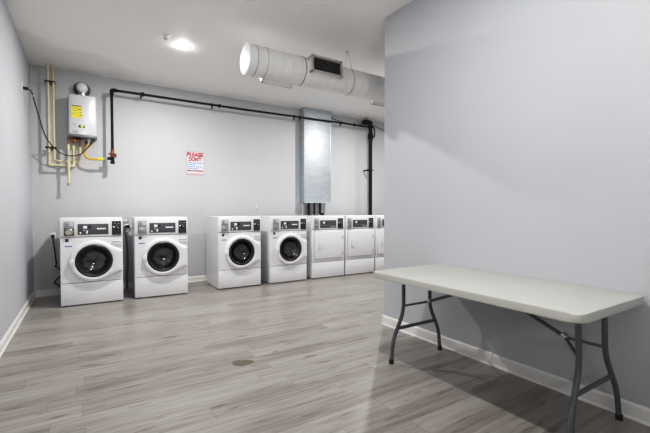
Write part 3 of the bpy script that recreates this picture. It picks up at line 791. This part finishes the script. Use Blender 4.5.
# ============================================================ cords and outlets
def outlet(label, loc, facing, m='white2'):
    t = thing('wall_outlet', label, 'outlet', loc)
    R = Matrix.Rotation({'-y': 0, '+x': PI/2}[facing], 4, 'Z')
    bm = B(); bx(bm, -0.037, 0.037, -0.006, 0.0, -0.058, 0.058, bev=0.003, mtx=R); p = obj('plate', bm, m, t)
    for z in (-0.022, 0.022):
        bm = B(); bx(bm, -0.016, 0.016, -0.009, -0.004, z-0.014, z+0.014, bev=0.003, mtx=R); obj('socket', bm, 'drawer', p)
    return t
outlet('white outlet high on the left wall feeding the heater cord', (XL, 5.725, 2.668), '+x')
pc = thing('power_cord', 'thin black cord drooping from the left wall outlet to the heater', 'cord', (XL+0.01, 5.725, 2.650))
bm = B(); bx(bm, 0.0, 0.05, -0.018, 0.018, -0.016, 0.016, bev=0.005); obj('plug', bm, 'rubber', pc)
bm = B(); sweep(bm, spline([(0.045, 0, 0), (0.075, 0.05, -0.02), (0.085, 0.25, -0.09), (0.11, 0.46, -0.23), (0.175, 0.56, -0.475), (0.30, 0.59, -0.642), (0.435, 0.595, -0.693), (0.555, 0.60, -0.662), (0.64, 0.61, -0.565), (0.705, 0.63, -0.46), (0.708, 0.64, -0.428)], 7), 0.0066, 8); obj('cord', bm, 'rubber', pc)
bm = B(); bx(bm, 0.075, 0.098, 0.10, 0.16, -0.058, -0.036, bev=0.004); obj('cord_tag', bm, 'chrome', pc)

outlet('white outlet on the back wall left of the first washer', (-0.396, YB, 0.828), '-y')
pc = thing('power_cord', 'black kinked cord hanging down the wall left of the first washer', 'cord', (-0.394, YB-0.006, 0.840))
bm = B(); bx(bm, -0.02, 0.02, -0.045, -0.003, -0.022, 0.018, bev=0.006); obj('plug', bm, 'rubber', pc)
bm = B(); sweep(bm, spline([(0, -0.03, -0.01), (0.008, -0.036, -0.1), (0.022, -0.03, -0.235), (0.034, -0.026, -0.39), (0.022, -0.03, -0.425), (0.06, -0.035, -0.455), (0.10, -0.045, -0.53), (0.06, -0.05, -0.585), (0.012, -0.05, -0.645), (0.05, -0.05, -0.690), (0.10, -0.055, -0.74), (0.16, -0.06, -0.80)], 6), 0.0088, 8); obj('cord', bm, 'rubber', pc)

wb = thing('outlet_box', 'beige supply box on the wall in the gap between the first two washers', 'outlet box', (0.500, YB, 1.040))
bm = B(); bx(bm, -0.055, 0.055, -0.05, 0, -0.055, 0.055, bev=0.006); bp_ = obj('box', bm, 'tan', wb)
bm = B(); bx(bm, -0.03, 0.03, -0.058, -0.045, -0.01, 0.03, bev=0.004); obj('cover', bm, 'drawer', bp_)
hs = thing('drain_hose', 'grey and white hose looped behind the gap between the first two washers', 'hose', (0.520, YB-0.05, 0.93))
bm = B(); sweep(bm, [(0.0+0.052*math.cos(a), -0.035-0.006*math.sin(a), 0.0+0.052*math.sin(a)) for a in [2*PI*k/28 for k in range(28)]], 0.012, 10, closed=True); obj('loop', bm, 'white2', hs)
bm = B(); sweep(bm, spline([(0.0, -0.03, 0.035), (-0.03, -0.045, 0.02), (-0.02, -0.04, -0.05), (0.0, -0.03, -0.2), (0.01, -0.03, -0.45), (0.0, -0.025, -0.8), (0.0, -0.02, -0.92)], 7), 0.017, 10); obj('hose', bm, 'hose', hs)
bm = B(); sweep(bm, [(-0.02, -0.052, 0.03), (0.03, -0.056, 0.045), (0.035, -0.05, 0.0)], 0.013, 8); bx(bm, -0.03, 0.03, -0.045, 0.05-0.001, 0.01, 0.04); obj('plug', bm, 'rubber', hs)

# thin cable sagging along the wall to the right of the steel duct
bm = B(); sweep(bm, spline([(4.17, YB-0.012, 3.135), (4.45, YB-0.012, 3.075), (4.80, YB-0.012, 3.045), (5.08, YB-0.012, 3.060), (5.36, YB-0.012, 3.09), (5.55, YB-0.012, 3.05), (5.9, YB-0.012, 2.985), (6.4, YB-0.012, 2.93)], 6), 0.0085, 8)
o = obj('wall_cable', bm, 'hose'); tag(o, 'thin dark cable sagging along the wall right of the steel duct', 'cable')

# small hook high on the wall above the third washer
wh = thing('wall_hook', 'tiny grey tab stuck on the back wall above the third washer', 'hook', (2.642, YB, 1.255))
bm = B(); bx(bm, -0.013, 0.013, -0.005, 0, -0.04, 0.05, bev=0.002); obj('strip', bm, 'drawer', wh)
bm = B(); sweep(bm, fillet([(0, -0.004, -0.02), (0, -0.018, -0.03), (0, -0.018, -0.012)], 0.008), 0.006, 8); obj('hook', bm, 'print_g', wh)

# ============================================================ the sign
sg = thing('wall_sign', 'white paper notice with red PLEASE DON\'T heading on the back wall', 'sign', (1.562, YB, 1.990))
sw, sh = 0.144, 0.195
box('sheet', 'paper', sg, -sw, sw, -0.003, 0, -sh, sh)
bm = B(); yb_ = -0.0042
for a in ((-sw, sw, sh-0.004, sh), (-sw, sw, -sh, -sh+0.004), (-sw, -sw+0.004, -sh, sh), (sw-0.004, sw, -sh, sh)): bx(bm, a[0], a[1], yb_, -0.002, a[2], a[3])
obj('border', bm, 'red', sg)
text('heading', 'PLEASE', 'red', sg, 0.0, 0.146, -0.0036, 0.088, w=0.262, bold=0.0042)
text('heading', "DON'T", 'red', sg, -0.002, 0.070, -0.0036, 0.088, w=0.205, bold=0.0042)
bm = B(); bx(bm, -sw+0.008, sw-0.008, -0.0038, -0.002, -0.100, 0.022); pb = obj('text_panel', bm, 'paleblue', sg)
bm = B(); rnd = random.Random(4)
for z, a, b_ in ((0.006, -0.128, 0.125), (-0.024, -0.128, 0.005), (-0.056, -0.128, 0.11), (-0.085, -0.128, 0.06)): strokes(bm, a, b_, z, 0.013, -0.0038, gap=0.3, rnd=rnd)
obj('printed_lines', bm, 'blue', pb, smooth=False)
bm = B()
for z in (-0.124,): strokes(bm, -0.130, 0.128, z, 0.024, -0.003, gap=0.15, rnd=rnd)
obj('printed_lines', bm, 'darkred', sg, smooth=False)
bm = B(); bx(bm, -sw+0.01, sw-0.01, -0.0038, -0.002, -0.172, -0.168); strokes(bm, -0.125, 0.12, -0.182, 0.006, -0.003, rnd=rnd); obj('footer', bm, 'red', sg, smooth=False)

# ============================================================ ceiling fittings
dl = thing('ceiling_light', 'bright round white light set in the ceiling left of the air duct', 'ceiling light', (1.016, 4.80, ZC))
bm = B(); lathe(bm, [(0.069, 0.0), (0.080, 0.0), (0.080, -0.003), (0.076, -0.005), (0.069, -0.004)], 40); obj('trim_ring', bm, 'white', dl)
bm = B(); lathe(bm, [(0, -0.026), (0.03, -0.025), (0.05, -0.020), (0.064, -0.011), (0.070, -0.001)], 40); obj('lens', bm, 'lens', dl)
sk = thing('sprinkler_head', 'small metal sprinkler head on the ceiling beside the bright light', 'sprinkler', (0.785, 4.60, ZC))
bm = B(); lathe(bm, [(0, 0), (0.048, 0), (0.048, -0.004), (0.030, -0.012), (0.012, -0.014), (0.012, -0.030), (0, -0.030)], 24); obj('escutcheon', bm, 'white', sk)
bm = B(); lathe(bm, [(0, -0.046), (0.022, -0.046), (0.022, -0.049), (0, -0.049)], 16); sweep(bm, [(-0.012, 0, -0.028), (-0.010, 0, -0.047)], 0.003, 6); sweep(bm, [(0.012, 0, -0.028), (0.010, 0, -0.047)], 0.003, 6); obj('deflector', bm, 'grille', sk)

# ============================================================ light
def lamp(x, y, e, size=0.07):
    d = bpy.data.lights.new('downlight', 'AREA'); d.shape = 'DISK'; d.size = size; d.energy = e; d.color = (1.0, 0.985, 0.965)
    o = bpy.data.objects.new('downlight', d); C.objects.link(o); o.location = (x, y, ZC-0.030); return o
lamp(1.016, 4.80, 56)
lamp(4.40, 4.80, 58)
lamp(7.60, 4.80, 45)
lamp(1.04, 1.42, 36)
fl = bpy.data.lights.new('added_bounce_fill', 'AREA'); fl.shape = 'DISK'; fl.size = 0.9; fl.energy = 44; fl.color = (1.0, 0.99, 0.975)  # added fill lamp behind the camera, aimed up to lift the ceiling and walls
fo = bpy.data.objects.new('added_bounce_fill', fl); C.objects.link(fo); fo.location = (0.5, -1.1, 1.6)
fo.rotation_euler = Vector((0.35, 1.0, 1.15)).to_track_quat('-Z', 'Y').to_euler()
wd = bpy.data.worlds.new('World'); S.world = wd; wd.use_nodes = True
wd.node_tree.nodes['Background'].inputs[0].default_value = (0.8, 0.82, 0.85, 1)
wd.node_tree.nodes['Background'].inputs[1].default_value = 0.3

# ============================================================ camera
cam = bpy.data.cameras.new('Camera'); co = bpy.data.objects.new('Camera', cam); C.objects.link(co)
F = 376.79; YAW, PITCH = 0.5656, -0.0234
cam.sensor_fit = 'HORIZONTAL'; cam.sensor_width = 36; cam.lens = F/650*36
cam.shift_y = (219.862-216.5)/650
co.location = (0, 0, EYE)
co.rotation_euler = (PI/2+PITCH, 0, -YAW)
cam.clip_start = 0.05
S.camera = co
S.view_settings.view_transform = 'Standard'
S.view_settings.look = 'None'
S.view_settings.exposure = 0.07
vs = S.view_settings; vs.use_curve_mapping = True
cm = vs.curve_mapping; cv = cm.curves[3]
cv.points[0].location = (0, 0); cv.points[-1].location = (1, 1)
for a, b_ in ((0.045, 0.026), (0.17, 0.126), (0.38, 0.382), (0.62, 0.655)): cv.points.new(a, b_)
cm.update()
